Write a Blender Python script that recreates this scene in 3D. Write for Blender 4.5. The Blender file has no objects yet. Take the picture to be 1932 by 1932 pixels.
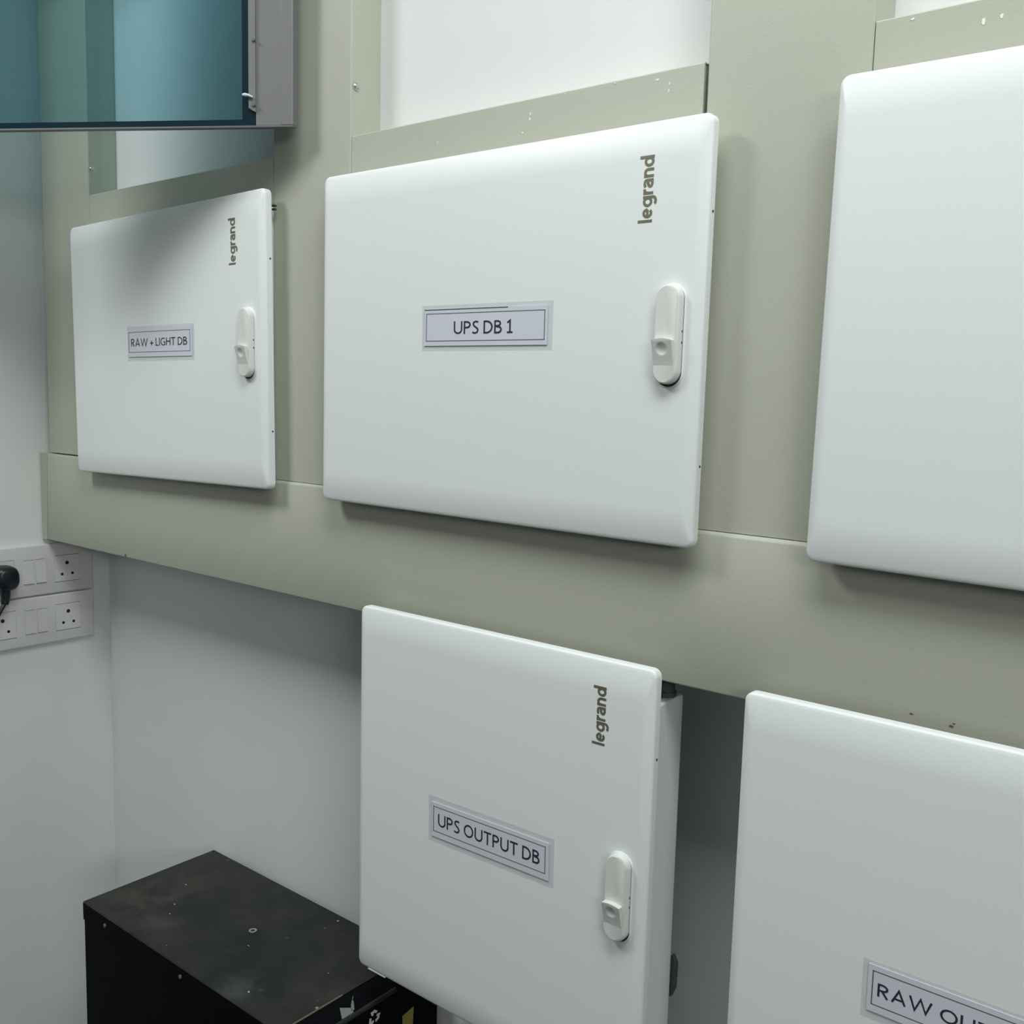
import bpy, bmesh, math, random
from mathutils import Vector, Matrix

S = bpy.context.scene
COL = S.collection
PI = math.pi
R = math.radians

# ------------------------------------------------------------------ camera
cam_d = bpy.data.cameras.new('camera')
cam = bpy.data.objects.new('camera', cam_d)
COL.objects.link(cam)
FW = Vector((-0.6227, 0.7736, -0.1177)); RT = Vector((0.7768, 0.6292, 0.0261)); UP = Vector((-0.0943, 0.0752, 0.9927))
cam.matrix_world = Matrix(((RT.x, UP.x, -FW.x, 1.7378), (RT.y, UP.y, -FW.y, -0.9537),
                           (RT.z, UP.z, -FW.z, 1.5372), (0, 0, 0, 1)))
cam_d.sensor_fit = 'HORIZONTAL'; cam_d.sensor_width = 36
cam_d.lens = 36 * 1865.0 / 1932.0
cam_d.clip_start = 0.02
S.camera = cam

# ------------------------------------------------------------------ light and exposure
S.view_settings.view_transform = 'Standard'
S.view_settings.look = 'None'
S.view_settings.gamma = 1.0
S.view_settings.use_curve_mapping = False
S.view_settings.exposure = -0.06
W = bpy.data.worlds.new('world'); S.world = W; W.use_nodes = True
W.node_tree.nodes['Background'].inputs[0].default_value = (0.9, 1.0, 0.97, 1)
W.node_tree.nodes['Background'].inputs[1].default_value = 0.05

def area(name, loc, target, sx, sy, power, col=(0.96, 1.0, 0.975)):
    l = bpy.data.lights.new(name, 'AREA'); l.shape = 'RECTANGLE'; l.size = sx; l.size_y = sy
    l.energy = power; l.color = col
    o = bpy.data.objects.new(name, l); COL.objects.link(o); o.location = loc
    d = Vector(target) - Vector(loc)
    o.rotation_euler = d.to_track_quat('-Z', 'Y').to_euler()
    return o
area('ceiling_panel_light', (0.17, -1.20, 2.70), (0.17, -1.20, 0), 0.5, 0.5, 19.8)
area('ceiling_panel_light', (1.70, -0.74, 2.70), (1.70, -0.74, 0), 1.2, 0.45, 21)
area('left_wall_fill', (4.05, -2.20, 2.15), (0.0, -0.9, 2.0), 1.2, 0.45, 25)  # unseen fill light, added low on the right to brighten the left wall

# ------------------------------------------------------------------ materials
def new_mat(name):
    m = bpy.data.materials.new(name); m.use_nodes = True
    nt = m.node_tree
    return m, nt, nt.nodes['Principled BSDF']

def mat(name, col, rough=0.5, metal=0.0, spec=0.5, bump=0.0, bscale=200.0, vary=0.0, vscale=6.0, coat=0.0):
    m, nt, b = new_mat(name)
    b.inputs['Base Color'].default_value = (*col, 1)
    b.inputs['Roughness'].default_value = rough
    b.inputs['Metallic'].default_value = metal
    b.inputs['Specular IOR Level'].default_value = spec
    b.inputs['Coat Weight'].default_value = coat
    tc = nt.nodes.new('ShaderNodeTexCoord')
    if bump:
        n = nt.nodes.new('ShaderNodeTexNoise'); n.inputs['Scale'].default_value = bscale; n.inputs['Detail'].default_value = 3
        bp = nt.nodes.new('ShaderNodeBump'); bp.inputs['Strength'].default_value = bump; bp.inputs['Distance'].default_value = 0.001
        nt.links.new(tc.outputs['Object'], n.inputs['Vector'])
        nt.links.new(n.outputs['Fac'], bp.inputs['Height']); nt.links.new(bp.outputs['Normal'], b.inputs['Normal'])
    if vary:
        n = nt.nodes.new('ShaderNodeTexNoise'); n.inputs['Scale'].default_value = vscale; n.inputs['Detail'].default_value = 5
        r = nt.nodes.new('ShaderNodeValToRGB')
        r.color_ramp.elements[0].position = 0.3; r.color_ramp.elements[1].position = 0.7
        r.color_ramp.elements[0].color = (*[c * (1 - vary) for c in col], 1)
        r.color_ramp.elements[1].color = (*[min(1, c * (1 + vary * 0.6)) for c in col], 1)
        nt.links.new(tc.outputs['Object'], n.inputs['Vector'])
        nt.links.new(n.outputs['Fac'], r.inputs['Fac']); nt.links.new(r.outputs['Color'], b.inputs['Base Color'])
    return m

M_WALL = mat('white_wall_paint', (0.77, 0.785, 0.785), 0.75, spec=0.25, bump=0.15, bscale=90, vary=0.03, vscale=2)
M_LWALL = mat('left_wall_paint', (0.76, 0.79, 0.78), 0.7, spec=0.3, bump=0.15, bscale=90, vary=0.03, vscale=2)
M_FLOOR = mat('grey_floor', (0.08, 0.085, 0.082), 0.5)
M_CEIL = mat('ceiling_paint', (0.75, 0.76, 0.75), 0.9)
M_ROOM = mat('far_wall_paint', (0.24, 0.26, 0.258), 0.9)
M_DUCT = mat('beige_duct_paint', (0.47, 0.48, 0.405), 0.42, spec=0.4, bump=0.12, bscale=500, vary=0.03, vscale=5)
M_DOOR = mat('white_powder_coat', (0.82, 0.855, 0.855), 0.38, spec=0.45, bump=0.06, bscale=600)
M_BODY = mat('white_cabinet_body', (0.78, 0.81, 0.81), 0.45)
M_PLASTIC = mat('off_white_plastic', (0.72, 0.745, 0.71), 0.35, spec=0.5)
M_GAP = mat('dark_recess', (0.03, 0.032, 0.03), 0.7)
M_LOGO = mat('bronze_print', (0.25, 0.235, 0.185), 0.40, metal=0.5)
M_PAPER = mat('lavender_paper', (0.66, 0.68, 0.76), 0.35, spec=0.5)
M_INK = mat('black_ink', (0.025, 0.027, 0.045), 0.5)
M_LINE = mat('grey_ink', (0.10, 0.11, 0.13), 0.5)
M_STEEL = mat('zinc_steel', (0.55, 0.55, 0.50), 0.35, metal=0.9)
M_GREY = mat('grey_frame_paint', (0.20, 0.20, 0.205), 0.4, spec=0.5)
M_GREYD = mat('dark_grey_steel', (0.14, 0.145, 0.15), 0.45)
M_SEAL = mat('black_edge_print', (0.006, 0.022, 0.035), 0.25)
M_NYLON = mat('pale_nylon', (0.62, 0.66, 0.70), 0.4)
M_SOCK = mat('switch_plate_plastic', (0.68, 0.675, 0.665), 0.4, spec=0.45)
M_HOLE = mat('pin_hole_black', (0.01, 0.01, 0.01), 0.8)
M_BLACKP = mat('black_plug_plastic', (0.006, 0.008, 0.014), 0.35)
M_GLAND = mat('dark_grey_gland', (0.05, 0.065, 0.065), 0.45)
M_YELLOW = mat('dull_yellow_sticker', (0.30, 0.27, 0.05), 0.6)
M_TAPE = mat('grey_duct_tape', (0.16, 0.19, 0.19), 0.35, spec=0.6)
M_WPRINT = mat('white_print', (0.55, 0.55, 0.55), 0.6)
M_CHIP = mat('pale_chip', (0.80, 0.80, 0.74), 0.6)
M_SCUFF = mat('dark_scuff', (0.09, 0.09, 0.075), 0.7)

def film_mat(name, col, alpha, rough):
    m = bpy.data.materials.new(name); m.use_nodes = True
    nt = m.node_tree; nt.nodes.clear()
    out = nt.nodes.new('ShaderNodeOutputMaterial'); mix = nt.nodes.new('ShaderNodeMixShader')
    t = nt.nodes.new('ShaderNodeBsdfTransparent'); p = nt.nodes.new('ShaderNodeBsdfPrincipled')
    p.inputs['Base Color'].default_value = (*col, 1); p.inputs['Roughness'].default_value = rough
    mix.inputs[0].default_value = alpha
    nt.links.new(t.outputs[0], mix.inputs[1]); nt.links.new(p.outputs[0], mix.inputs[2]); nt.links.new(mix.outputs[0], out.inputs[0])
    return m
M_FILM = film_mat('clear_laminate', (0.60, 0.64, 0.69), 0.17, 0.25)

def glass_mat():
    m = bpy.data.materials.new('teal_glass'); m.use_nodes = True
    nt = m.node_tree; nt.nodes.clear()
    out = nt.nodes.new('ShaderNodeOutputMaterial'); mix = nt.nodes.new('ShaderNodeMixShader')
    t = nt.nodes.new('ShaderNodeBsdfTransparent'); t.inputs[0].default_value = (0.66, 0.84, 0.885, 1)
    g = nt.nodes.new('ShaderNodeBsdfGlossy'); g.inputs['Roughness'].default_value = 0.05
    f = nt.nodes.new('ShaderNodeFresnel'); f.inputs[0].default_value = 1.45
    nt.links.new(f.outputs[0], mix.inputs[0]); nt.links.new(t.outputs[0], mix.inputs[1]); nt.links.new(g.outputs[0], mix.inputs[2])
    nt.links.new(mix.outputs[0], out.inputs[0])
    return m
M_GLASS = glass_mat()

def worn_black():
    m, nt, b = new_mat('worn_black_steel')
    tc = nt.nodes.new('ShaderNodeTexCoord')
    n1 = nt.nodes.new('ShaderNodeTexNoise'); n1.inputs['Scale'].default_value = 9; n1.inputs['Detail'].default_value = 8; n1.inputs['Roughness'].default_value = 0.65
    r1 = nt.nodes.new('ShaderNodeValToRGB'); e = r1.color_ramp.elements
    e[0].position = 0.42; e[0].color = (0.007, 0.0105, 0.0115, 1)
    e[1].position = 0.78; e[1].color = (0.032, 0.031, 0.027, 1)
    n2 = nt.nodes.new('ShaderNodeTexNoise'); n2.inputs['Scale'].default_value = 70; n2.inputs['Detail'].default_value = 4
    r2 = nt.nodes.new('ShaderNodeValToRGB'); e = r2.color_ramp.elements
    e[0].position = 0.70; e[0].color = (0, 0, 0, 1); e[1].position = 0.80; e[1].color = (0.10, 0.10, 0.09, 1)
    add = nt.nodes.new('ShaderNodeMixRGB'); add.blend_type = 'ADD'; add.inputs[0].default_value = 0.6
    for n in (n1, n2): nt.links.new(tc.outputs['Object'], n.inputs['Vector'])
    nt.links.new(n1.outputs['Fac'], r1.inputs['Fac']); nt.links.new(n2.outputs['Fac'], r2.inputs['Fac'])
    nt.links.new(r1.outputs[0], add.inputs[1]); nt.links.new(r2.outputs[0], add.inputs[2])
    # pale brown dust stain near one corner and a few rubbed patches
    n3 = nt.nodes.new('ShaderNodeTexNoise'); n3.inputs['Scale'].default_value = 22; n3.inputs['Detail'].default_value = 9; n3.inputs['Roughness'].default_value = 0.7
    nt.links.new(tc.outputs['Object'], n3.inputs['Vector'])
    cur = add.outputs[0]
    for (cx_, cy_, rad, colr, lo, hi) in ((-0.165, -0.035, 0.11, (0.075, 0.066, 0.048, 1), 0.42, 0.75), (0.125, -0.095, 0.05, (0.055, 0.06, 0.058, 1), 0.40, 0.7), (-0.09, -0.09, 0.05, (0.05, 0.048, 0.045, 1), 0.45, 0.7), (0.20, 0.0, 0.07, (0.045, 0.042, 0.036, 1), 0.45, 0.75)):
        d = nt.nodes.new('ShaderNodeVectorMath'); d.operation = 'DISTANCE'; d.inputs[1].default_value = (cx_, cy_, 0.761)
        nt.links.new(tc.outputs['Object'], d.inputs[0])
        m1 = nt.nodes.new('ShaderNodeMapRange'); m1.inputs['From Min'].default_value = rad; m1.inputs['From Max'].default_value = rad * 0.25
        nt.links.new(d.outputs['Value'], m1.inputs['Value'])
        m2 = nt.nodes.new('ShaderNodeMapRange'); m2.inputs['From Min'].default_value = lo; m2.inputs['From Max'].default_value = hi
        nt.links.new(n3.outputs['Fac'], m2.inputs['Value'])
        mu = nt.nodes.new('ShaderNodeMath'); mu.operation = 'MULTIPLY'
        nt.links.new(m1.outputs[0], mu.inputs[0]); nt.links.new(m2.outputs[0], mu.inputs[1])
        mx = nt.nodes.new('ShaderNodeMixRGB'); mx.inputs[2].default_value = colr
        nt.links.new(mu.outputs[0], mx.inputs[0]); nt.links.new(cur, mx.inputs[1]); cur = mx.outputs[0]
    nt.links.new(cur, b.inputs['Base Color'])
    b.inputs['Roughness'].default_value = 0.5
    b.inputs['Specular IOR Level'].default_value = 0.35
    return m
M_WORN = worn_black()
M_BLACK = mat('black_steel', (0.0022, 0.0025, 0.004), 0.6, spec=0.06)

# ------------------------------------------------------------------ helpers
def tag(o, label=None, cat=None, group=None, kind=None):
    if label: o['label'] = label
    if cat: o['category'] = cat
    if group: o['group'] = group
    if kind: o['kind'] = kind
    return o

def obj(name, bm, mats, parent=None, loc=(0, 0, 0), rot=(0, 0, 0), smooth=None):
    me = bpy.data.meshes.new(name); bm.normal_update(); bm.to_mesh(me); bm.free()
    for m in (mats if isinstance(mats, (list, tuple)) else [mats]): me.materials.append(m)
    o = bpy.data.objects.new(name, me); COL.objects.link(o)
    o.location = loc; o.rotation_euler = rot
    if parent: o.parent = parent
    if smooth is not None:
        for p in me.polygons: p.use_smooth = True
        me.set_sharp_from_angle(angle=R(smooth))
    return o

def empty(name, loc, label, cat, group=None, rz=0):
    o = bpy.data.objects.new(name, None); COL.objects.link(o); o.location = loc; o.rotation_euler = (0, 0, rz)
    o.empty_display_size = 0.05
    return tag(o, label, cat, group)

def box(bm, x0, x1, y0, y1, z0, z1, bev=0.0, seg=2, mi=0):
    v = [bm.verts.new(p) for p in ((x0, y0, z0), (x1, y0, z0), (x1, y1, z0), (x0, y1, z0), (x0, y0, z1), (x1, y0, z1), (x1, y1, z1), (x0, y1, z1))]
    fs = [bm.faces.new([v[i] for i in q]) for q in ((0, 3, 2, 1), (4, 5, 6, 7), (0, 1, 5, 4), (1, 2, 6, 5), (2, 3, 7, 6), (3, 0, 4, 7))]
    for f in fs: f.material_index = mi
    if bev:
        es = list({e for f in fs for e in f.edges})
        r = bmesh.ops.bevel(bm, geom=es, offset=bev, segments=seg, profile=0.5, affect='EDGES')
        for f in r['faces']: f.material_index = mi
    return bm

def bx(*a, **k): return box(bmesh.new(), *a, **k)

def loft(bm, loops, cap0=True, cap1=True, mi=0):
    """loops: list of equal-length closed point lists"""
    vs = [[bm.verts.new(p) for p in l] for l in loops]
    n = len(vs[0])
    for a, b in zip(vs, vs[1:]):
        for i in range(n):
            f = bm.faces.new((a[i], a[(i + 1) % n], b[(i + 1) % n], b[i])); f.material_index = mi
    if cap0: bm.faces.new(vs[0][::-1]).material_index = mi
    if cap1: bm.faces.new(vs[-1]).material_index = mi
    return bm

def rrect(w, h, r, y, seg=6, cx=0, cz=0):
    """rounded rectangle in the xz plane at depth y, counter-clockwise seen from -y"""
    pts = []
    for qx, qz, a0 in ((1, -1, -PI / 2), (1, 1, 0), (-1, 1, PI / 2), (-1, -1, PI)):
        for i in range(seg + 1):
            a = a0 + PI / 2 * i / seg
            pts.append((cx + qx * (w / 2 - r) + r * math.cos(a), y, cz + qz * (h / 2 - r) + r * math.sin(a)))
    return pts

def cyl(bm, p0, p1, r0, r1=None, seg=20, mi=0):
    r1 = r0 if r1 is None else r1
    p0, p1 = Vector(p0), Vector(p1); d = (p1 - p0).normalized()
    a = d.orthogonal().normalized(); b = d.cross(a)
    L = [[p + (a * math.cos(2 * PI * i / seg) + b * math.sin(2 * PI * i / seg)) * r for i in range(seg)] for p, r in ((p0, r0), (p1, r1))]
    return loft(bm, L, mi=mi)

def tube(bm, pts, rad, seg=10, mi=0):
    pts = [Vector(p) for p in pts]; loops = []; prev = None
    for i, p in enumerate(pts):
        d = (pts[min(i + 1, len(pts) - 1)] - pts[max(i - 1, 0)]).normalized()
        a = d.orthogonal().normalized() if prev is None else (prev - d * prev.dot(d)).normalized()
        prev = a; b = d.cross(a)
        r = rad[i] if isinstance(rad, (list, tuple)) else rad
        loops.append([p + (a * math.cos(2 * PI * k / seg) + b * math.sin(2 * PI * k / seg)) * r for k in range(seg)])
    return loft(bm, loops, mi=mi)

# stroke lettering: every glyph is a set of centre lines given with its width; cap height or ascender is 1
def arc(cx, cy, rx, ry, a0, a1, n=22):
    return [(cx + rx * math.cos(R(a0 + (a1 - a0) * i / n)), cy + ry * math.sin(R(a0 + (a1 - a0) * i / n))) for i in range(n + 1)]

def spline(p, n=6):
    out = []
    for i in range(len(p) - 1):
        a, b, c, d = p[max(i - 1, 0)], p[i], p[i + 1], p[min(i + 2, len(p) - 1)]
        for k in range(n):
            t = k / n
            out.append(tuple(0.5 * (2 * b[j] + (c[j] - a[j]) * t + (2 * a[j] - 5 * b[j] + 4 * c[j] - d[j]) * t * t + (3 * b[j] - a[j] - 3 * c[j] + d[j]) * t ** 3) for j in (0, 1)))
    return out + [p[-1]]

def glyphs(t):
    e = t / 2
    P = [[(e, 0), (e, 1)], [(e, 1 - e), (.28, 1 - e)] + arc(.28, .715, .64 - e - .28, .285 - e, 90, -90) + [(.28, .43 + e), (e, .43 + e)]]
    return {
        'U': (.80, [[(e, 1)] + arc(.40, .36, .40 - e, .36 - e, 180, 360) + [(.80 - e, 1)]]),
        'P': (.64, P),
        'S': (.60, [spline([(.545, .885), (.45, .93), (.33, .94), (.17, .89), (.10, .76), (.17, .62), (.31, .52), (.45, .42), (.52, .27), (.45, .12), (.28, .06), (.14, .075), (.035, .135)])]),
        'D': (.82, [[(e, 0), (e, 1)], [(e, 1 - e), (.27, 1 - e)] + arc(.27, .5, .82 - e - .27, .5 - e, 90, -90) + [(e, e)]]),
        'B': (.67, [[(e, 0), (e, 1)], [(e, 1 - e), (.30, 1 - e)] + arc(.30, .755, .60 - e - .30, .245 - e, 90, -90) + [(e, .51 + e)],
                    [(e, .51 + e)] + arc(.33, .255 + e / 2, .67 - e - .33, .255 - e / 2, 90, -90) + [(e, e)]]),
        '1': (.50, [[(.03, .79), (.27, .95), (.27, 0)], [(.02, e), (.50, e)]]),
        'R': (.68, P + [[(.30, .45), (.60, 0)]]),
        'A': (.88, [[(e, 0), (.44, .97), (.88 - e, 0)], [(.20, .30), (.68, .30)]]),
        'W': (1.36, [[(e, 1), (.36, .04), (.68, .97), (1.0, .04), (1.36 - e, 1)]]),
        '+': (.60, [[(0, .37), (.60, .37)], [(.30, .07), (.30, .67)]]),
        'L': (.52, [[(e, 1), (e, 0)], [(e, e), (.52, e)]]),
        'I': (t, [[(e, 0), (e, 1)]]),
        'G': (.86, [arc(.48, .5, .48 - e, .5 - e, 52, 300) + [(.86 - e, .13), (.86 - e, .46), (.52, .46)]]),
        'H': (.78, [[(e, 0), (e, 1)], [(.78 - e, 0), (.78 - e, 1)], [(e, .53), (.78 - e, .53)]]),
        'T': (.74, [[(0, 1 - e), (.74, 1 - e)], [(.37, 1 - e), (.37, 0)]]),
        'O': (.98, [arc(.49, .5, .49 - e, .5 - e, 0, 360, 40)]),
        ' ': (.16, []),
        'l': (t * 1.15, [[(e, 0), (e, 1)]]),
        'e': (.60, [arc(.30, .345, .30 - e, .345 - e, 0, 318, 34), [(e, .345), (.60 - e, .345)]]),
        'g': (.67, [arc(.31, .36, .31 - e, .33 - e, 0, 360, 36), [(.67 - e, .69), (.67 - e, .02)] + arc(.35, .0, .32 - e, .285 - e, 0, -138)]),
        'r': (.34, [[(e, 0), (e, .69)], spline([(e, .33), (.13, .50), (.23, .595), (.34, .615)])]),
        'a': (.54, [spline([(.05, .545), (.14, .60), (.27, .615), (.40, .57), (.54 - e, .44)]) + [(.54 - e, 0)], [(.54 - e, .385), (.27, .385)] + arc(.26, .225, .26 - e, .225 - e, 90, 270) + [(.36, .085), (.54 - e, .19)]]),
        'n': (.57, [[(e, 0), (e, .69)], arc(.285, .38, .285 - e, .31 - e, 180, 0) + [(.57 - e, 0)]]),
        'd': (.67, [arc(.31, .345, .31 - e, .345 - e, 0, 360, 36), [(.67 - e, 0), (.67 - e, 1)]]),
    }

def text_bm(txt, w, h, ang=0.0, stem=0.13, gap=0.14, depth=0.0002, cx=0, cz=0, y=0.0):
    """flat raised lettering fitted to w x h, standing in the xz plane, facing -y"""
    bm = bmesh.new(); G_ = glyphs(stem); pen = 0.0; e = stem / 2
    for ch in txt:
        gw, paths = G_[ch]
        for kk, p in enumerate(paths):
            dp = depth + 0.00006 * kk
            p = [q for i, q in enumerate(p) if i == 0 or math.hypot(q[0] - p[i - 1][0], q[1] - p[i - 1][1]) > 1e-5]
            closed = math.hypot(p[0][0] - p[-1][0], p[0][1] - p[-1][1]) < 1e-4
            if closed: p = p[:-1]
            n = len(p); Lf, Rt = [], []
            for i in range(n):
                a = p[i - 1] if (i > 0 or closed) else None; c = p[(i + 1) % n] if (i < n - 1 or closed) else None
                dirs = []
                if a is not None: dirs.append(Vector((p[i][0] - a[0], p[i][1] - a[1])).normalized())
                if c is not None: dirs.append(Vector((c[0] - p[i][0], c[1] - p[i][1])).normalized())
                d = sum(dirs, Vector((0, 0)))
                d = d.normalized() if d.length > 1e-6 else dirs[0]
                k = e / max(0.42, d.dot(dirs[0])); nrm = Vector((-d.y, d.x)) * k
                Lf.append((p[i][0] + nrm.x + pen, p[i][1] + nrm.y)); Rt.append((p[i][0] - nrm.x + pen, p[i][1] - nrm.y))
            V = [[bm.verts.new((q[0], yy, q[1])) for q in s] for s, yy in ((Lf, 0), (Rt, 0), (Lf, -dp), (Rt, -dp))]
            rng = range(n if closed else n - 1)
            for i in rng:
                j = (i + 1) % n
                for a_, b_ in ((2, 3), (3, 1), (1, 0), (0, 2)):
                    bm.faces.new((V[a_][i], V[a_][j], V[b_][j], V[b_][i]))
            if not closed:
                for i in (0, n - 1): bm.faces.new((V[0][i], V[1][i], V[3][i], V[2][i]))
        pen += gw + gap
    bmesh.ops.recalc_face_normals(bm, faces=bm.faces[:])
    xs = [v.co.x for v in bm.verts]; zs = [v.co.z for v in bm.verts]
    x0, x1, z0, z1 = min(xs), max(xs), min(zs), max(zs)
    ca, sa = math.cos(ang), math.sin(ang)
    for v in bm.verts:
        u = ((v.co.x - x0) / (x1 - x0) - 0.5) * w; q = ((v.co.z - z0) / (z1 - z0) - 0.5) * h
        v.co = (cx + u * ca - q * sa, y + v.co.y, cz + u * sa + q * ca)
    return bm

# ------------------------------------------------------------------ room shell
YU = -0.07        # face of the upper wall build-out that carries the ducts
def struct(name, bm, m): return tag(obj(name, bm, m), kind='structure')
struct('floor', bx(-2.6, 4.2, -3.8, 0.15, -0.12, 0.0), M_FLOOR)
struct('ceiling', bx(-2.6, 4.2, -3.8, 0.15, 2.75, 2.87), M_CEIL)
bm = bx(0, 4.2, 0.0, 0.15, 0.0, 2.75)
box(bm, 0, 4.2, YU, 0.0, 1.262, 2.75)
struct('wall_back', bm, M_WALL)
struct('wall_left', bx(-0.12, 0.0, -0.62, 0.15, 0.0, 2.75), M_LWALL)
struct('wall_far_left', bx(-2.72, -2.6, -3.8, 0.15, 0.0, 2.75), M_ROOM)
struct('wall_left_back', bx(-2.6, -0.12, 0.0, 0.15, 0.0, 2.75), M_ROOM)
struct('wall_right', bx(4.2, 4.32, -3.8, 0.15, 0.0, 2.75), M_ROOM)
struct('wall_front', bx(-2.6, 4.2, -3.92, -3.8, 0.0, 2.75), M_ROOM)

# ------------------------------------------------------------------ beige trunking
YD = -0.1192
def screw(x, y, z, axis, parent, r=0.004):
    bm = bmesh.new(); a = Vector(axis)
    p = Vector((x, y, z))
    cyl(bm, p - a * 0.002, p + a * 0.0012, r * 1.25, seg=16)
    cyl(bm, p + a * 0.0012, p + a * 0.003, r, r * 0.6, seg=16)
    return obj('screw', bm, M_STEEL, parent, smooth=40)

def flecks(parent, spots, m, name='paint_chip'):
    rnd = random.Random(len(spots) * 7 + 3)
    for (x, y, z, w, h) in spots:
        bm = bmesh.new(); n = 7
        ring = []
        for i in range(n):
            a = 2 * PI * i / n + rnd.uniform(-0.2, 0.2); q = rnd.uniform(0.6, 1.0)
            ring.append((x + math.cos(a) * w / 2 * q, z + math.sin(a) * h / 2 * q))
        loft(bm, [[(u, y, v) for u, v in ring], [(u, y - 0.0003, v) for u, v in ring]])
        bmesh.ops.recalc_face_normals(bm, faces=bm.faces[:])
        obj(name, bm, m, parent)

def riser(x0, x1, z0, z1, label, screws):
    """upright duct: channel fixed to the wall, lid lapping over its sides"""
    o = empty('cable_duct', ((x0 + x1) / 2, YU, z0), label, 'cable duct', 'upright beige ducts')
    hw = (x1 - x0) / 2; L = z1 - z0
    d0 = 0.0004
    bm = bx(-hw + 0.0012, hw - 0.0012, -0.0472, -d0, 0, L - 0.002, 0.0006)
    obj('channel', bm, M_DUCT, o)
    bm = bmesh.new()                      # lid: U profile
    dy = YD - YU
    lip = -0.0340
    prof = [(-hw, lip), (-hw, dy + 0.0012), (-hw + 0.0012, dy), (hw - 0.0012, dy), (hw, dy + 0.0012), (hw, lip),
            (hw - 0.001, lip), (hw - 0.001, dy + 0.0018), (-hw + 0.001, dy + 0.0018), (-hw + 0.001, lip)]
    loft(bm, [[(x, y, 0) for x, y in prof], [(x, y, L - 0.002) for x, y in prof]])
    bmesh.ops.recalc_face_normals(bm, faces=bm.faces[:])
    obj('lid', bm, M_DUCT, o)
    for (yy, zz) in screws:
        screw(hw, yy - YU, zz - z0, (1, 0, 0), o)
    return o
riser(0.027, 0.1805, 1.4172, 2.748, 'upright beige cable duct against the side wall, partly behind teal glass', [(-0.1134, 1.8778), (-0.1134, 2.25)])
riser(0.6523, 0.8009, 1.4157, 2.748, 'upright beige cable duct beside the grey edge of the glass panel', [(-0.1118, 1.9014), (-0.1118, 2.26)])
riser(1.2805, 1.4300, 1.4157, 2.748, 'upright beige cable duct between the UPS DB 1 cabinet and the unlabelled upper cabinet', [(-0.1118, 2.1)])

def cross_duct(x0, x1, z0, z1, label, chips, yf=YD + 0.0006):
    o = empty('cross_duct', ((x0 + x1) / 2, YU, z0), label, 'cable duct', 'short beige ducts above the cabinets')
    hw = (x1 - x0) / 2
    obj('channel', bx(-hw + 0.001, hw - 0.001, -0.0475, -0.0004, 0.001, z1 - z0 - 0.001, 0.0006), M_DUCT, o)
    H = z1 - z0; dy = yf - YU; bm = bmesh.new()
    prof = [(-0.035, 0), (dy + 0.0012, 0), (dy, 0.0012), (dy, H - 0.0012), (dy + 0.0012, H), (-0.035, H),
            (-0.035, H - 0.001), (dy + 0.0015, H - 0.001), (dy + 0.0015, 0.001), (-0.035, 0.001)]
    loft(bm, [[(-hw, y, z) for y, z in prof], [(hw, y, z) for y, z in prof]])
    bmesh.ops.recalc_face_normals(bm, faces=bm.faces[:])
    obj('lid', bm, M_DUCT, o)
    flecks(o, [(x - (x0 + x1) / 2, dy, z - z0, w, h) for x, z, w, h in chips], M_CHIP)
    return o
cross_duct(0.1815, 0.6515, 1.777, 1.8365, 'short beige duct above the cabinet marked RAW + LIGHT DB', [])
cross_duct(0.8022, 1.2765, 1.777, 1.8420, 'short beige duct with chipped paint above the cabinet marked UPS DB 1',
           [(1.0763, 1.8262, .0018, .005), (1.0757, 1.8215, .0025, .004), (1.2275, 1.8345, .005, .0025), (1.2405, 1.829, .0016, .003), (1.2400, 1.8225, .0016, .004),
            (1.0664, 1.8091, .003, .002), (0.945, 1.8158, .002, .003), (1.18, 1.8395, .006, .0012), (1.12, 1.839, .004, .0012)])
cross_duct(1.4310, 1.9580, 1.777, 1.8455, 'short beige duct with two white flecks above the unlabelled upper cabinet',
           [(1.5131, 1.8283, .003, .006), (1.526, 1.8294, .003, .005), (1.46, 1.841, .004, .002)])

o = empty('main_duct', (1.6, YU, 1.262), 'long horizontal beige duct running under the upper row of white cabinets', 'cable duct')
X0, X1, H = -1.597, 1.7, 0.153
obj('channel', bx(X0 + 0.002, X1, -0.050, -0.0004, 0.001, H - 0.001, 0.0006), M_DUCT, o)
bm = bmesh.new(); dy = -0.0532
prof = [(-0.030, 0), (dy + 0.002, 0), (dy + 0.0006, 0.0006), (dy, 0.002), (dy, H - 0.004), (dy + 0.0012, H - 0.0012), (dy + 0.004, H), (-0.030, H),
        (-0.030, H - 0.001), (dy + 0.0015, H - 0.001), (dy + 0.0015, 0.001), (-0.030, 0.001)]
loft(bm, [[(X0, y, z) for y, z in prof], [(X1, y, z) for y, z in prof]])
bmesh.ops.recalc_face_normals(bm, faces=bm.faces[:])
obj('lid', bm, M_DUCT, o, smooth=50)
bm = bmesh.new()                          # folded end strip against the side wall
loft(bm, [[(X0, dy - 0.0002, z), (X0 + w, dy - 0.0002, z), (X0 + w, dy - 0.0009, z), (X0, dy - 0.0009, z)] for z, w in ((0.0, 0.016), (H, 0.024))])
bmesh.ops.recalc_face_normals(bm, faces=bm.faces[:])
obj('end_strip', bm, M_DUCT, o)
flecks(o, [(0.2771 - 1.6, dy, 0.0035, .006, .007), (1.5319 - 1.6, dy, 0.018, .004, .003), (1.5003 - 1.6, dy, 0.021, .004, .002), (1.534 - 1.6, dy, 0.0205, .003, .0015)], M_SCUFF, 'scuff_mark')

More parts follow.
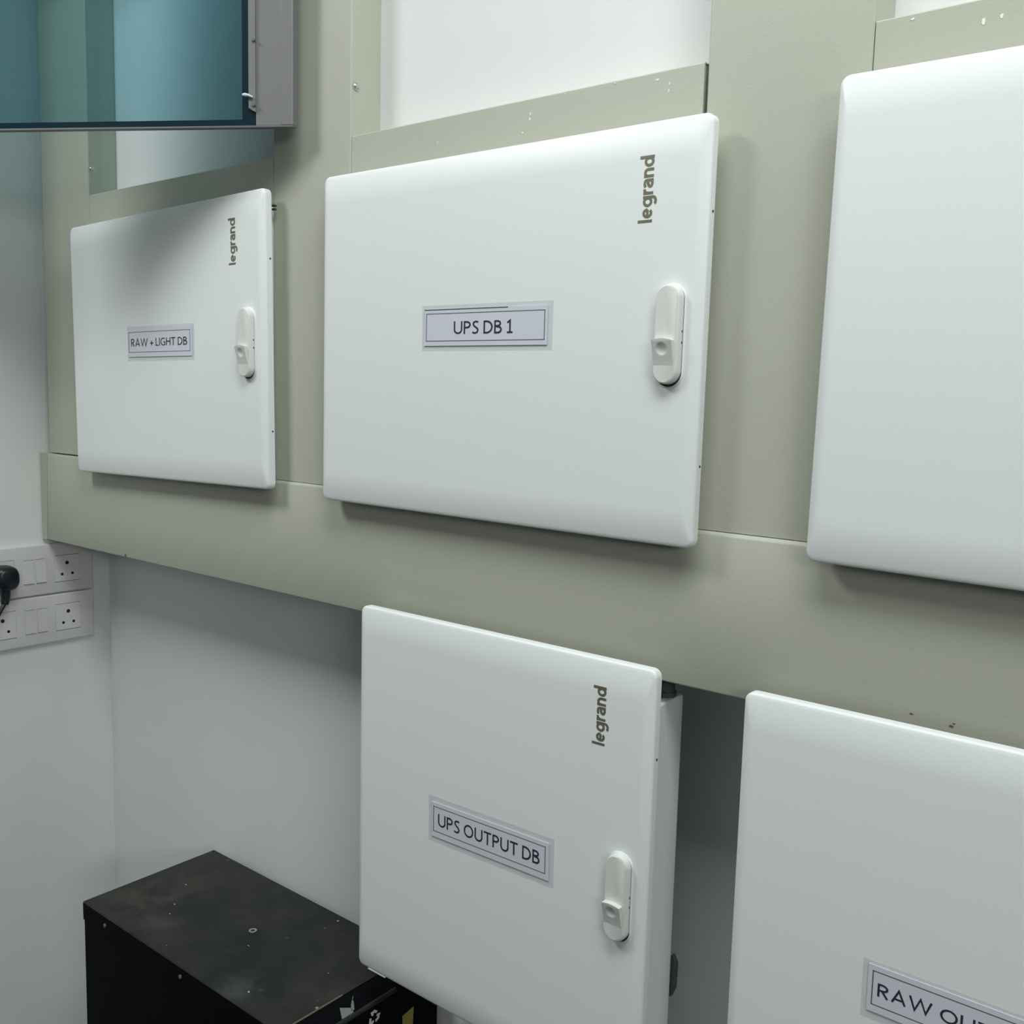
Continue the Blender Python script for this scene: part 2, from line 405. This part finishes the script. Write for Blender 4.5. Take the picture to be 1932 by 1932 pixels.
# ------------------------------------------------------------------ white distribution cabinets
def door_mesh(w, h):
    """pillow-fronted pressed door; back rim at y -0.0056, front face at -0.021"""
    bm = bmesh.new(); loops = []
    r = 0.0085
    loops.append(rrect(w - 0.002, h - 0.002, r, -0.0056))
    loops.append(rrect(w, h, r, -0.0066))
    loops.append(rrect(w, h, r, -0.0140))
    # small edge radius, then a long shallow roll at top and bottom and a shorter one at the sides
    i0 = y0 = 0
    for k in range(1, 6):
        a = k / 5 * R(66)
        i0 = 0.0032 * (1 - math.cos(a)); y0 = -0.0140 - 0.0032 * math.sin(a)
        loops.append(rrect(w - 2 * i0, h - 2 * i0, r - 0.4 * i0, y0))
    N = 12
    for k in range(1, N + 1):
        t = k / N
        ix = i0 + 0.010 * t; iz = i0 + 0.034 * t
        y = y0 - (0.021 + y0) * (1 - (1 - t) ** 2.0)
        loops.append(rrect(w - 2 * ix, h - 2 * iz, r - 0.0008 - 0.002 * t, y))
    vs = [[bm.verts.new(p) for p in l] for l in loops]
    n = len(vs[0])
    for a, b in zip(vs, vs[1:]):
        for i in range(n): bm.faces.new((a[i], a[(i + 1) % n], b[(i + 1) % n], b[i]))
    bm.faces.new(vs[0][::-1]); bm.faces.new(vs[-1])
    bmesh.ops.recalc_face_normals(bm, faces=bm.faces[:])
    return bm

FY = -0.021                                # front face in door space
def stadium(w, h, y, cx, cz, seg=10, r=None):
    return rrect(w, h, (w / 2 - 1e-5) if r is None else r, y, seg, cx, cz)

def add_handle(door, hx, hz, lift=0.0):
    # moulded recess with a raised rim
    bm = bmesh.new()
    loft(bm, [stadium(0.0300, 0.0955, FY + 0.0005, hx, hz), stadium(0.0290, 0.0945, FY - 0.0007, hx, hz), stadium(0.0268, 0.0922, FY - 0.0009, hx, hz)], cap0=False, cap1=False)
    bmesh.ops.recalc_face_normals(bm, faces=bm.faces[:])
    obj('handle_rim', bm, M_DOOR, door, smooth=60)
    bm = bmesh.new()
    loft(bm, [stadium(0.0272, 0.0926, FY + 0.0004, hx, hz), stadium(0.0272, 0.0926, FY - 0.0004, hx, hz)])
    bmesh.ops.recalc_face_normals(bm, faces=bm.faces[:])
    obj('handle_recess', bm, M_GAP, door)
    # lever body
    bm = bmesh.new(); hz2 = hz + 0.0012
    loft(bm, [stadium(0.0256, 0.0900, FY - 0.0004, hx, hz2), stadium(0.0252, 0.0896, FY - 0.0060, hx, hz2),
              stadium(0.0244, 0.0888, FY - 0.0078, hx - 0.0004, hz2), stadium(0.0222, 0.0866, FY - 0.0086, hx - 0.0006, hz2)])
    bmesh.ops.recalc_face_normals(bm, faces=bm.faces[:])
    obj('handle', bm, M_PLASTIC, door, smooth=35)
    # wedge shaped release button with a round thumb dimple
    bm = bmesh.new(); nu, nv = 28, 30
    x0, x1 = hx - 0.0120, hx + 0.0086; z1, z0 = hz - 0.0040, hz - 0.0265
    def pt(u, v):
        x = x0 + (x1 - x0) * u; z = z0 + (z1 - z0) * v + (0.0016 * (1 - (2 * u - 1) ** 2) if v > 0.98 else 0)
        y = FY - 0.0087 - 0.0058 * v ** 1.1
        dx, dz = x - (hx - 0.0020), z - (hz - 0.0118); d = math.hypot(dx, dz) / 0.0058
        if d < 1: y += 0.0017 * (1 - d * d)
        return (x, y, z)
    g = [[bm.verts.new(pt(i / nu, j / nv)) for i in range(nu + 1)] for j in range(nv + 1)]
    for j in range(nv):
        for i in range(nu): bm.faces.new((g[j][i], g[j][i + 1], g[j + 1][i + 1], g[j + 1][i]))
    bk = [[bm.verts.new((v.co.x, FY - 0.0078, v.co.z)) for v in row] for row in g]
    for i in range(nu):
        bm.faces.new((g[nv][i], g[nv][i + 1], bk[nv][i + 1], bk[nv][i])); bm.faces.new((g[0][i + 1], g[0][i], bk[0][i], bk[0][i + 1]))
    for j in range(nv):
        bm.faces.new((g[j][nu], g[j + 1][nu], bk[j + 1][nu], bk[j][nu])[::-1]); bm.faces.new((g[j + 1][0], g[j][0], bk[j][0], bk[j + 1][0])[::-1])
    bmesh.ops.recalc_face_normals(bm, faces=bm.faces[:])
    obj('release_button', bm, M_PLASTIC, door, smooth=32)
    for q in (0.004, -0.006):
        obj('handle_notch', bx(hx + 0.0122, hx + 0.0128, FY - 0.0026, FY - 0.0012, hz + q - 0.0011, hz + q + 0.0011), M_GAP, door)

def add_label(door, txt, lam, paper, border, text, ang, topline=None):
    """laminated paper name label; each box is (cx, cz, w, h)"""
    def quad_box(b, y0, y1):
        cx, cz, w, h = b; bm = bx(-w / 2, w / 2, y1, y0, -h / 2, h / 2)
        bmesh.ops.rotate(bm, verts=bm.verts, cent=(0, 0, 0), matrix=Matrix.Rotation(-ang, 3, 'Y'))
        bmesh.ops.translate(bm, verts=bm.verts, vec=(cx, 0, cz)); return bm
    o = obj('name_label', quad_box(paper, FY - 0.00035, FY - 0.0011), M_PAPER, door)
    bm = bmesh.new(); cx, cz, w, h = border; t = 0.00075
    for (a, b, c, d) in ((-w / 2, w / 2, h / 2 - t, h / 2), (-w / 2, w / 2, -h / 2, -h / 2 + t), (-w / 2, -w / 2 + t * 1.2, -h / 2, h / 2), (w / 2 - t * 1.2, w / 2, -h / 2, h / 2)):
        box(bm, a, b, FY - 0.00125, FY - 0.0011, c, d)
    if topline:
        pw, ph = paper[2], paper[3]
        box(bm, -pw / 2, pw * topline, FY - 0.00125, FY - 0.0011, ph / 2 - 0.0012, ph / 2 - 0.0001)
    bmesh.ops.rotate(bm, verts=bm.verts, cent=(0, 0, 0), matrix=Matrix.Rotation(-ang, 3, 'Y'))
    bmesh.ops.translate(bm, verts=bm.verts, vec=(cx, 0, cz))
    tag(obj('label_border', bm, M_LINE, door), 'thin dark printed border')
    cx, cz, w, h = text
    obj('label_lettering', text_bm(txt, w, h, ang, cx=cx, cz=cz, y=FY - 0.0011), M_INK, door)
    obj('laminate', quad_box(lam, FY - 0.0001, FY - 0.0003), M_FILM, door)

def cabinet(label, bodybox, doorc, w, h, rot, logo=None, handle=None, lab=None, plugs=(), off=(0, 0), standoff=False, group='white distribution cabinets'):
    x0, x1, y0, y1, z0, z1 = bodybox
    ox, oz = (x0 + x1) / 2, z0
    o = empty('distribution_cabinet', (ox, y1, oz), label, 'electrical cabinet', group)
    bm = bx(x0 - ox, x1 - ox, y0 - y1 - 0.0057, 0, 0, z1 - z0, 0.002)
    obj('cabinet_body', bm, M_BODY, o)
    if standoff:                            # mounting channels between body and wall
        for xx in (x0 + 0.09, x1 - 0.11):
            bm = bx(xx - ox - 0.02, xx - ox + 0.02, 0, -y1 - 0.0003, 0.02, z1 - z0 - 0.02)
            obj('mounting_channel', bm, M_GREYD, o)
    d = obj('door', door_mesh(w, h), M_DOOR, o, (doorc[0] - ox, y0 - y1 - 0.0004, doorc[1] - oz), (0, -R(rot), 0), smooth=32)
    if logo:
        lx, lz, lw, lh = logo; lx += off[0]; lz += off[1]
        tag(obj('logo', text_bm('legrand', lh, lw, PI / 2, stem=0.172, gap=0.065, cx=lx, cz=lz, y=FY), M_LOGO, d), 'bronze printed maker name reading upward')
    if handle: add_handle(d, handle[0] + off[0], handle[1] + off[1])
    if lab: add_label(d, lab[0], *[(q[0] + off[0], q[1] + off[1], q[2], q[3]) for q in lab[1:5]], *lab[5:])
    for pz in plugs:
        bm = bmesh.new(); cyl(bm, (w / 2 - 0.001, -0.0098, pz), (w / 2 + 0.0004, -0.0098, pz), 0.0012, seg=12)
        obj('edge_plug', bm, M_GAP, d)
    return o, d

YB = -0.1300                               # front of the bodies, back of the doors
cab1, d1 = cabinet('white cabinet marked RAW + LIGHT DB, upper row, next to the side wall',
        (0.1835, 0.6495, YB, YU - 0.0004, 1.418, 1.775), (0.4250, 1.5934), 0.4987, 0.3868, 1.1,
        logo=(0.1875, 0.1308, 0.0195, 0.0602), handle=(0.2180, -0.0030),
        lab=('RAW + LIGHT DB', (.0080, .0047, .1727, .0506), (.0077, .0064, .1638, .0424), (.0063, .0067, .1593, .0300), (.0058, .0062, .1455, .0139), R(-0.6)),
        plugs=(0.105, -0.117), off=(-0.0015, 0.0003))
cab2, d2 = cabinet('white cabinet marked UPS DB 1, middle of the upper row',
        (0.8035, 1.2785, YB, YU - 0.0004, 1.418, 1.775), (1.0440, 1.5952), 0.5180, 0.3885, -0.22,
        logo=(0.1988, 0.1330, 0.0195, 0.0600), handle=(0.2295, -0.0005),
        lab=('UPS DB 1', (.0046, .0120, .1805, .0490), (.0034, .0123, .1704, .0392), (.0034, .0126, .1646, .0301), (.0033, .0122, .0817, .0146), R(0.05), 0.20),
        plugs=(0.110, -0.118), off=(-0.0009, 0.0003))
cab3, d3 = cabinet('white cabinet without a name label, last of the upper row beyond the third upright duct',
        (1.4325, 1.9030, YB, YU - 0.0004, 1.418, 1.775), (1.6719, 1.5978), 0.5180, 0.3955, -0.7,
        handle=(0.2295, -0.0005))
cab4, d4 = cabinet('white cabinet marked UPS OUTPUT DB, lower row above the black box',
        (0.866, 1.2615, YB, -0.0735, 0.825, 1.2370), (1.06415, 1.04675), 0.4147, 0.4635, 0.0,
        logo=(0.1500, 0.1777, 0.0195, 0.0602), handle=(0.1800, -0.0020),
        lab=('UPS OUTPUT DB', (.0077, .0042, .1810, .0541), (.0072, .0043, .1693, .0414), (.0065, .0053, .1625, .0301), (.0065, .0053, .1472, .0150), R(0.7)),
        plugs=(0.142,), standoff=True, off=(-0.00145, -0.0026))
cab5, d5 = cabinet('white cabinet marked RAW OUTPUT DB, lower row beside the one marked UPS OUTPUT DB',
        (1.376, 1.771, YB, -0.0735, 0.825, 1.2370), (1.5698, 1.04675), 0.4147, 0.4635, 0.0,
        logo=(0.1500, 0.1777, 0.0195, 0.0602), handle=(0.1800, -0.0020),
        lab=('RAW OUTPUT DB', (.0030, .0055, .1810, .0515), (.0020, .0077, .1693, .0412), (.0020, .0086, .1622, .0303), (.0020, .0083, .1525, .0142), R(0.3)),
        standoff=True, off=(0.0028, -0.0027))
# hinge pins showing behind the first cabinet's door edge
ox = (0.1835 + 0.6495) / 2
for dz in (-0.0022, 0.0022):
    bm = bx(0.6590 - ox, 0.6650 - ox, -0.1275 - YU, -0.1238 - YU, 1.7702 + dz - 1.418 - 0.0011, 1.7702 + dz - 1.418 + 0.0011)
    obj('hinge_pin', bm, M_GAP, cab1)
# cable gland and conduit on top of the lower cabinet, wall clip behind it
ox4 = (0.866 + 1.2615) / 2
def L4(x, y, z): return (x - ox4, y + 0.0735, z - 0.825)
bm = bmesh.new()
cyl(bm, L4(1.2490, -0.0885, 1.2366), L4(1.2490, -0.0885, 1.2420), 0.0115, seg=6)
cyl(bm, L4(1.2490, -0.0885, 1.2420), L4(1.2490, -0.0885, 1.2500), 0.0095, seg=20)
cyl(bm, L4(1.2490, -0.0885, 1.2500), L4(1.2490, -0.0885, 1.2560), 0.0110, 0.0075, seg=6)
obj('cable_gland', bm, M_GLAND, cab4, smooth=30)
bm = bmesh.new(); tube(bm, [L4(1.2490, -0.0885, 1.254), L4(1.2490, -0.0885, 1.2612)], 0.006)
obj('cable', bm, M_GLAND, cab4, smooth=60)
bm = bmesh.new()
pts = [(0.905, 0.0), (0.951, 0.0), (0.951, 0.002), (0.943, 0.0062), (0.915, 0.0055), (0.905, 0.0018)]
loft(bm, [[L4(1.2600 + a, -0.0715, z) for z, a in pts], [L4(1.2600 + a, -0.0660, z) for z, a in pts]])
bmesh.ops.recalc_face_normals(bm, faces=bm.faces[:])
obj('wall_clip', bm, M_GLAND, cab4)

# ------------------------------------------------------------------ wall cabinet with its teal glass door swung open
A = Vector((0.7298, -0.1492, 0)); DV = Vector((-0.8608, -0.5089, 0)).normalized()
ang = math.atan2(DV.y, DV.x)
g = empty('glass_door_cabinet', (A.x, A.y, 1.8554), 'wall cabinet with teal tinted glass door and grey metal edge, swung open before the ducts', 'cabinet', rz=ang)
# local x runs along the door from its free edge, local -y ... towards the room is +y after rotation by ang
# room-side normal n = (0.5089,-0.8608): local +y = (-sin, cos)
ny = Vector((-math.sin(ang), math.cos(ang), 0)); sgn = 1 if ny.dot(Vector((0.5089, -0.8608, 0))) > 0 else -1
TOP = 0.62; WID = 0.50
def gb(bm, u0, u1, t0, t1, z0, z1, bev=0.0):     # t measured from the front face back towards the wall
    ys = sorted((-sgn * t0, -sgn * t1)); return box(bm, u0, u1, ys[0], ys[1], z0, z1, bev)
def G(*a, **k): return gb(bmesh.new(), *a, **k)
bm = G(0.0155, 0.0480, 0.0, 0.016, 0.0030, TOP, 0.0008); obj('edge_stile', bm, M_GREY, g)
bm = G(0.0, 0.0155, -0.0012, 0.016, 0.0030, TOP, 0.0012); tag(obj('stile_lip', bm, M_GREY, g), 'slightly raised outer lip')
bm = G(0.0, WID, -0.0012, 0.0075, 0.0006, 0.0030, 0.0005); obj('bottom_rail', bm, M_GREYD, g)
bm = G(0.0560, WID, 0.004, 0.009, 0.0031, TOP, 0.0); obj('glass_pane', bm, M_GLASS, g)
bm = G(0.0482, WID, 0.0022, 0.0036, 0.0031, 0.0110); gb(bm, 0.0482, 0.0664, 0.0022, 0.0036, 0.0110, TOP); obj('edge_band', bm, M_SEAL, g)
bm = bmesh.new()                                  # folded lock strip with a cut lower corner
q = [(0.0475, 0.0185), (0.0563, 0.0235), (0.0563, TOP - 0.002), (0.0475, TOP - 0.002)]
loft(bm, [[(u, sgn * 0.0005, z) for u, z in q], [(u, sgn * 0.0025, z) for u, z in q]])
bmesh.ops.recalc_face_normals(bm, faces=bm.faces[:])
obj('lock_strip', bm, M_GREY, g)
for z in (0.0270, 0.1030, 0.32):
    bm = bmesh.new(); cyl(bm, (0.0490, sgn * 0.0024, z), (0.0490, sgn * 0.0052, z), 0.0026, 0.0020, seg=14)
    obj('screw', bm, M_GREYD, g, smooth=40)
bm = bmesh.new()
tube(bm, [(0.0500, sgn * 0.0045, 0.0355), (0.0555, sgn * 0.0055, 0.0375), (0.0600, sgn * 0.0055, 0.0382), (0.0628, sgn * 0.0055, 0.0382)], [0.0010, 0.0018, 0.0023, 0.0014])
obj('latch_pin', bm, M_NYLON, g, smooth=60)
inv = g.matrix_basis.inverted()
hinge_w = A + DV * WID
for zz in (1.95, 2.35):                            # hinge arms between the open door and the added shell
    p0 = Vector((hinge_w.x, hinge_w.y, zz)); p1 = Vector((0.088, -0.43, zz))
    T = Matrix.Translation((A.x, A.y, 1.8554)) @ Matrix.Rotation(ang, 4, 'Z')
    bm = bmesh.new(); tube(bm, [T.inverted() @ p0, T.inverted() @ p1], 0.008, 12); obj('hinge', bm, M_GREYD, g)
shell = bmesh.new()                               # unseen shell on the side wall, added to carry the door and block light
for q in ((0.0005, 0.008, -0.86, -0.425, 1.88, 2.42), (0.008, 0.09, -0.86, -0.852, 1.88, 2.42), (0.008, 0.09, -0.433, -0.425, 1.88, 2.42),
          (0.008, 0.09, -0.852, -0.433, 1.88, 1.888), (0.008, 0.09, -0.852, -0.433, 2.412, 2.42)):
    box(shell, *q)
Ti = (Matrix.Translation((A.x, A.y, 1.8554)) @ Matrix.Rotation(ang, 4, 'Z')).inverted()
bmesh.ops.transform(shell, matrix=Ti, verts=shell.verts[:])
obj('light_block_shell', shell, M_GREY, g)

# ------------------------------------------------------------------ switch and socket plates on the side wall
def socket_plate(z0, z1, label, top):
    yr, yl = -0.0370, -0.3300
    o = empty('socket_plate', (0, (yr + yl) / 2, z0), label, 'socket plate', 'wall socket plates')
    oy = (yr + yl) / 2; h = z1 - z0
    # backing tray and front plate, local x out of the wall
    obj('back_box', bx(0.0003, 0.006, yl - oy + 0.002, yr - oy - 0.002, 0.001, h - 0.001, 0.001), M_SOCK, o)
    bm = bx(0.006, 0.0115, yl - oy, yr - oy, 0, h, 0.0025, 3)
    obj('front_plate', bm, M_SOCK, o, smooth=40)
    F = 0.0115
    def insert(yc, zc, plug=False):
        w, hh = 0.0455, 0.0470
        bm = bmesh.new()                           # seam, then the insert itself
        box(bm, F - 0.001, F + 0.00025, yc - w / 2 - 0.0001 - oy, yc + w / 2 + 0.0001 - oy, zc - hh / 2 - 0.0008 - z0, zc + hh / 2 + 0.0008 - z0)
        obj('insert_seam', bm, M_GREYD, o)
        ins = obj('socket_insert', bx(F - 0.001, F + 0.0006, yc - w / 2 - oy, yc + w / 2 - oy, zc - hh / 2 - z0, zc + hh / 2 - z0, 0.0004), M_SOCK, o)
        for dy_, dz_, r in ((0.0, 0.0095, 0.0034), (-0.0095, -0.0105, 0.0026), (0.0095, -0.0105, 0.0026)):
            bm = bmesh.new(); cyl(bm, (F, yc + dy_ - oy, zc + dz_ - z0), (F + 0.00075, yc + dy_ - oy, zc + dz_ - z0), r, seg=18)
            obj('pin_hole', bm, M_HOLE, ins)
    def rockers(yc, zc, states):
        w, hh = 0.0440, 0.0480
        bm = bmesh.new(); box(bm, F - 0.001, F + 0.0003, yc - w / 2 - oy, yc + w / 2 - oy, zc - hh / 2 - z0, zc + hh / 2 - z0)
        obj('switch_frame', bm, M_SOCK, o)
        for s, up in zip((-1, 1), states):
            c = yc + s * 0.0108 - oy; hw = 0.0088; za, zb = zc - hh / 2 + 0.0035 - z0, zc + hh / 2 - 0.0035 - z0
            bm = bmesh.new()
            lo, mid, hi = (0.0030, 0.0016, 0.0008) if up else (0.0008, 0.0016, 0.0030)
            pr = [(F, za), (F + lo, za), (F + mid, (za + zb) / 2), (F + hi, zb), (F, zb)]
            loft(bm, [[(x, c - hw, z) for x, z in pr], [(x, c + hw, z) for x, z in pr]])
            bmesh.ops.recalc_face_normals(bm, faces=bm.faces[:])
            rk = obj('rocker', bm, M_SOCK, o)
            obj('rocker_gap', bx(F + 0.0001, F + 0.0005, c - hw, c + hw, za - 0.0012, za - 0.0002), M_GREYD, rk)
            obj('rocker_gap', bx(F + 0.0001, F + 0.0005, c - hw, c + hw, zb + 0.0002, zb + 0.0008), M_GREYD, rk)
    zc = z0 + 0.0435
    insert(-0.0860, zc); rockers(-0.1440, zc, (True, True)); insert(-0.2020, zc); rockers(-0.2600, zc, (True, False))
    return o
socket_plate(1.1628, 1.2530, 'upper white switch and socket plate on the side wall, holding the black plug', True)
socket_plate(1.0738, 1.1605, 'lower white switch and socket plate on the side wall, with open pin holes', False)

# black plug in the upper plate, lead dropping from it
p = empty('plug', (0.0125, -0.2035, 1.2010), 'black moulded plug with a lead, pushed into the upper socket plate', 'plug')
bm = bmesh.new()
L = []
for t, s, dz in ((0.0, 0.80, 0), (0.003, 0.95, 0), (0.014, 1.0, 0), (0.026, 0.97, 0), (0.033, 0.86, 0), (0.0365, 0.62, 0)):
    ring = []
    for i in range(28):
        a = 2 * PI * i / 28
        yy = 0.0205 * s * math.copysign(abs(math.cos(a)) ** 0.75, math.cos(a)); zz = 0.0218 * s * math.copysign(abs(math.sin(a)) ** 0.8, math.sin(a))
        ring.append((t, yy, zz + 0.0035))
    L.append(ring)
loft(bm, L); bmesh.ops.recalc_face_normals(bm, faces=bm.faces[:])
obj('plug_body', bm, M_BLACKP, p, smooth=50)
bm = bmesh.new()
tube(bm, [(0.021, -0.002, -0.012), (0.022, -0.002, -0.024), (0.023, -0.003, -0.034), (0.024, -0.005, -0.0405)], [0.0088, 0.0080, 0.0068, 0.0058], 14)
obj('strain_relief', bm, M_BLACKP, p, smooth=60)
bm = bmesh.new()
pts = []
for i in range(16):
    t = i / 15
    pts.append((0.024 + 0.010 * t, -0.005 - 0.05 * t ** 1.1 - 0.04 * t * t, -0.039 - 0.042 * t - 0.15 * t ** 2))
tube(bm, pts, 0.0037, 12); obj('lead', bm, M_BLACKP, p, smooth=60)

# ------------------------------------------------------------------ black steel box on the floor
bx0, bx1, by0, by1, bz = 0.3610, 0.8313, -0.2512, -0.0205, 0.761
b = empty('equipment_box', ((bx0 + bx1) / 2, (by0 + by1) / 2, 0.0), 'scratched black steel equipment box in the corner below the UPS OUTPUT DB cabinet', 'equipment box')
cx, cy = (bx0 + bx1) / 2, (by0 + by1) / 2
def LB(x, y, z): return (x - cx, y - cy, z)
bm = bx(bx0 - cx + 0.001, bx1 - cx, by0 - cy + 0.001, by1 - cy, 0.0, bz - 0.0012, 0.0008); obj('housing', bm, M_BLACK, b)
bm = bmesh.new()                                    # folded top cover with side lips
hw, hd = (bx1 - bx0) / 2, (by1 - by0) / 2
prof = [(-hd, bz - 0.028), (-hd, bz - 0.0015), (-hd + 0.0015, bz), (hd - 0.0015, bz), (hd, bz - 0.0015), (hd, bz - 0.028), (hd - 0.0008, bz - 0.028), (hd - 0.0008, bz - 0.0011), (-hd + 0.0008, bz - 0.0011), (-hd + 0.0008, bz - 0.028)]
loft(bm, [[(-hw, y, z) for y, z in prof], [(hw, y, z) for y, z in prof]])
bmesh.ops.recalc_face_normals(bm, faces=bm.faces[:])
for f in bm.faces: f.material_index = 0 if f.normal.z > 0.5 else 1
tag(obj('top_cover', bm, [M_WORN, M_BLACK], b), 'dusty scratched top cover')
rnd = random.Random(4)
for (px_, py_, w_, h_) in ((0.470, -0.165, .006, .0015), (0.489, -0.185, .0025, .002), (0.690, -0.060, .0015, .0015), (0.735, -0.225, .004, .003), (0.645, -0.160, .006, .0009), (0.43, -0.120, .004, .002), (0.56, -0.235, .002, .0012), (0.78, -0.13, .003, .0008)):
    bm = bmesh.new(); ring = [(px_ + math.cos(2 * PI * i / 8) * w_ / 2 * rnd.uniform(.6, 1), py_ + math.sin(2 * PI * i / 8) * h_ / 2 * rnd.uniform(.6, 1)) for i in range(8)]
    loft(bm, [[LB(x, y, bz) for x, y in ring], [LB(x, y, bz + 0.0002) for x, y in ring]])
    bmesh.ops.recalc_face_normals(bm, faces=bm.faces[:])
    obj('paint_fleck', bm, M_WPRINT, b)
bm = bmesh.new()                                    # moulded front bezel at the end
fx = 0.868
prof = [(bx1 + 0.0002, 0.0), (bx1 + 0.0002, bz - 0.0005), (0.846, bz - 0.0010), (fx - 0.004, bz - 0.0055), (fx, bz - 0.010), (fx, 0.0)]
loft(bm, [[LB(x, by0 + 0.001, z) for x, z in prof], [LB(x, -0.0100, z) for x, z in prof]])
bmesh.ops.recalc_face_normals(bm, faces=bm.faces[:])
obj('front_bezel', bm, M_BLACK, b)
bm = bmesh.new(); tube(bm, [LB(fx - 0.0015, by0 + 0.004, bz - 0.0065), LB(fx - 0.0015, -0.090, bz - 0.0060)], 0.0032, 10)
obj('bezel_edge_highlight', bm, M_WORN, b, smooth=60)  # edge highlight of the bezel, put into shape and tone as a paler bead
bm = bmesh.new(); box(bm, *[v for v in (bx1 - cx - 0.0022, bx1 - cx + 0.0004, by0 - cy + 0.002, -0.150 - cy, bz - 0.0004, bz + 0.0004)])
tag(obj('worn_edge', bm, mat('bare_brown_edge', (0.12, 0.10, 0.06), 0.5), b), 'worn brown edge of the cover')
def plate(name, pts, m, off=0.0006):                # thin sheet from a 3D outline
    bm = bmesh.new(); n = (Vector(pts[1]) - Vector(pts[0])).cross(Vector(pts[2]) - Vector(pts[0])).normalized()
    loft(bm, [[LB(*p) for p in pts], [LB(*(Vector(p) + n * off)) for p in pts]]); bmesh.ops.recalc_face_normals(bm, faces=bm.faces[:])
    return obj(name, bm, m, b)
def zb(x): return bz - 0.0010 + 0.0002 if x < 0.846 else bz - 0.0008 - 0.0045 * (x - 0.846) / 0.018
plate('tape_scrap', [(x, y, zb(x)) for x, y in ((0.8475, -0.1695), (0.8630, -0.1790), (0.8630, -0.1600), (0.856, -0.1575))], M_TAPE)
plate('tape_scrap', [(x, y, zb(x)) for x, y in ((0.852, -0.1545), (0.8615, -0.1625), (0.8600, -0.1560), (0.8400, -0.1405))], M_TAPE)
plate('yellow_sticker', [(fx, -0.0770, 0.688), (fx, -0.0580, 0.692), (fx, -0.0570, 0.716), (fx, -0.0780, 0.712)], M_YELLOW, 0.0005)
# recycling emblem: three bent arrows in a triangle
bm = bmesh.new()
for k in range(3):
    a0 = PI / 2 + k * 2 * PI / 3
    C0 = Vector((-0.129, 0.7365)); rr = 0.0088
    def q2(a, r): return C0 + Vector((math.cos(a), math.sin(a))) * r
    ring = [q2(a0 - 0.75, rr * 0.95), q2(a0 - 0.05, rr * 1.15), q2(a0 + 0.30, rr * 1.05), q2(a0 + 0.62, rr * 1.25), q2(a0 + 0.95, rr * 0.62), q2(a0 + 0.42, rr * 0.42), q2(a0 + 0.33, rr * 0.66), q2(a0 - 0.05, rr * 0.72), q2(a0 - 0.65, rr * 0.55)]
    loft(bm, [[LB(fx, y, z) for y, z in ring], [LB(fx + 0.0004, y, z) for y, z in ring]])
bmesh.ops.recalc_face_normals(bm, faces=bm.faces[:])
tag(obj('recycling_emblem', bm, M_WPRINT, b), 'white recycling arrows emblem')
for (x, z) in ((0.425, 0.747), (0.62, 0.747), (0.80, 0.747)):
    bm = bmesh.new(); cyl(bm, LB(x, by0, z), LB(x, by0 - 0.0015, z), 0.0028, seg=14); obj('side_screw', bm, M_GREYD, b)
rs = bmesh.new(); cyl(rs, LB(0.828, -0.190, bz), LB(0.828, -0.190, bz + 0.0012), 0.0022, seg=12)
obj('cover_screw', rs, M_STEEL, b)
rs = bmesh.new(); cyl(rs, LB(0.690, -0.035, bz), LB(0.690, -0.035, bz + 0.0012), 0.0020, seg=12)
obj('cover_screw', rs, M_STEEL, b)
# flat washer and a white paper strip lying on the box
bm = bmesh.new()
n = 28; ro, ri = 0.0058, 0.0030
vo = [[bm.verts.new((r * math.cos(2 * PI * i / n), r * math.sin(2 * PI * i / n), z)) for i in range(n)] for r, z in ((ro, 0), (ro, 0.0012), (ri, 0.0012), (ri, 0))]
for a in range(4):
    for i in range(n): bm.faces.new((vo[a][i], vo[a][(i + 1) % n], vo[(a + 1) % 4][(i + 1) % n], vo[(a + 1) % 4][i]))
bmesh.ops.recalc_face_normals(bm, faces=bm.faces[:])
tag(obj('washer', bm, M_STEEL, None, (0.619, -0.1332, bz + 0.0002)), 'small flat metal washer lying on the black box', 'washer')
bm = bx(-0.0165, 0.0165, -0.0016, 0.0016, 0, 0.0008)
tag(obj('paper_strip', bm, M_CHIP, None, (0.8285, -0.0872, bz + 0.0006)), 'thin white strip on the black box at the lower cabinet edge', 'strip')
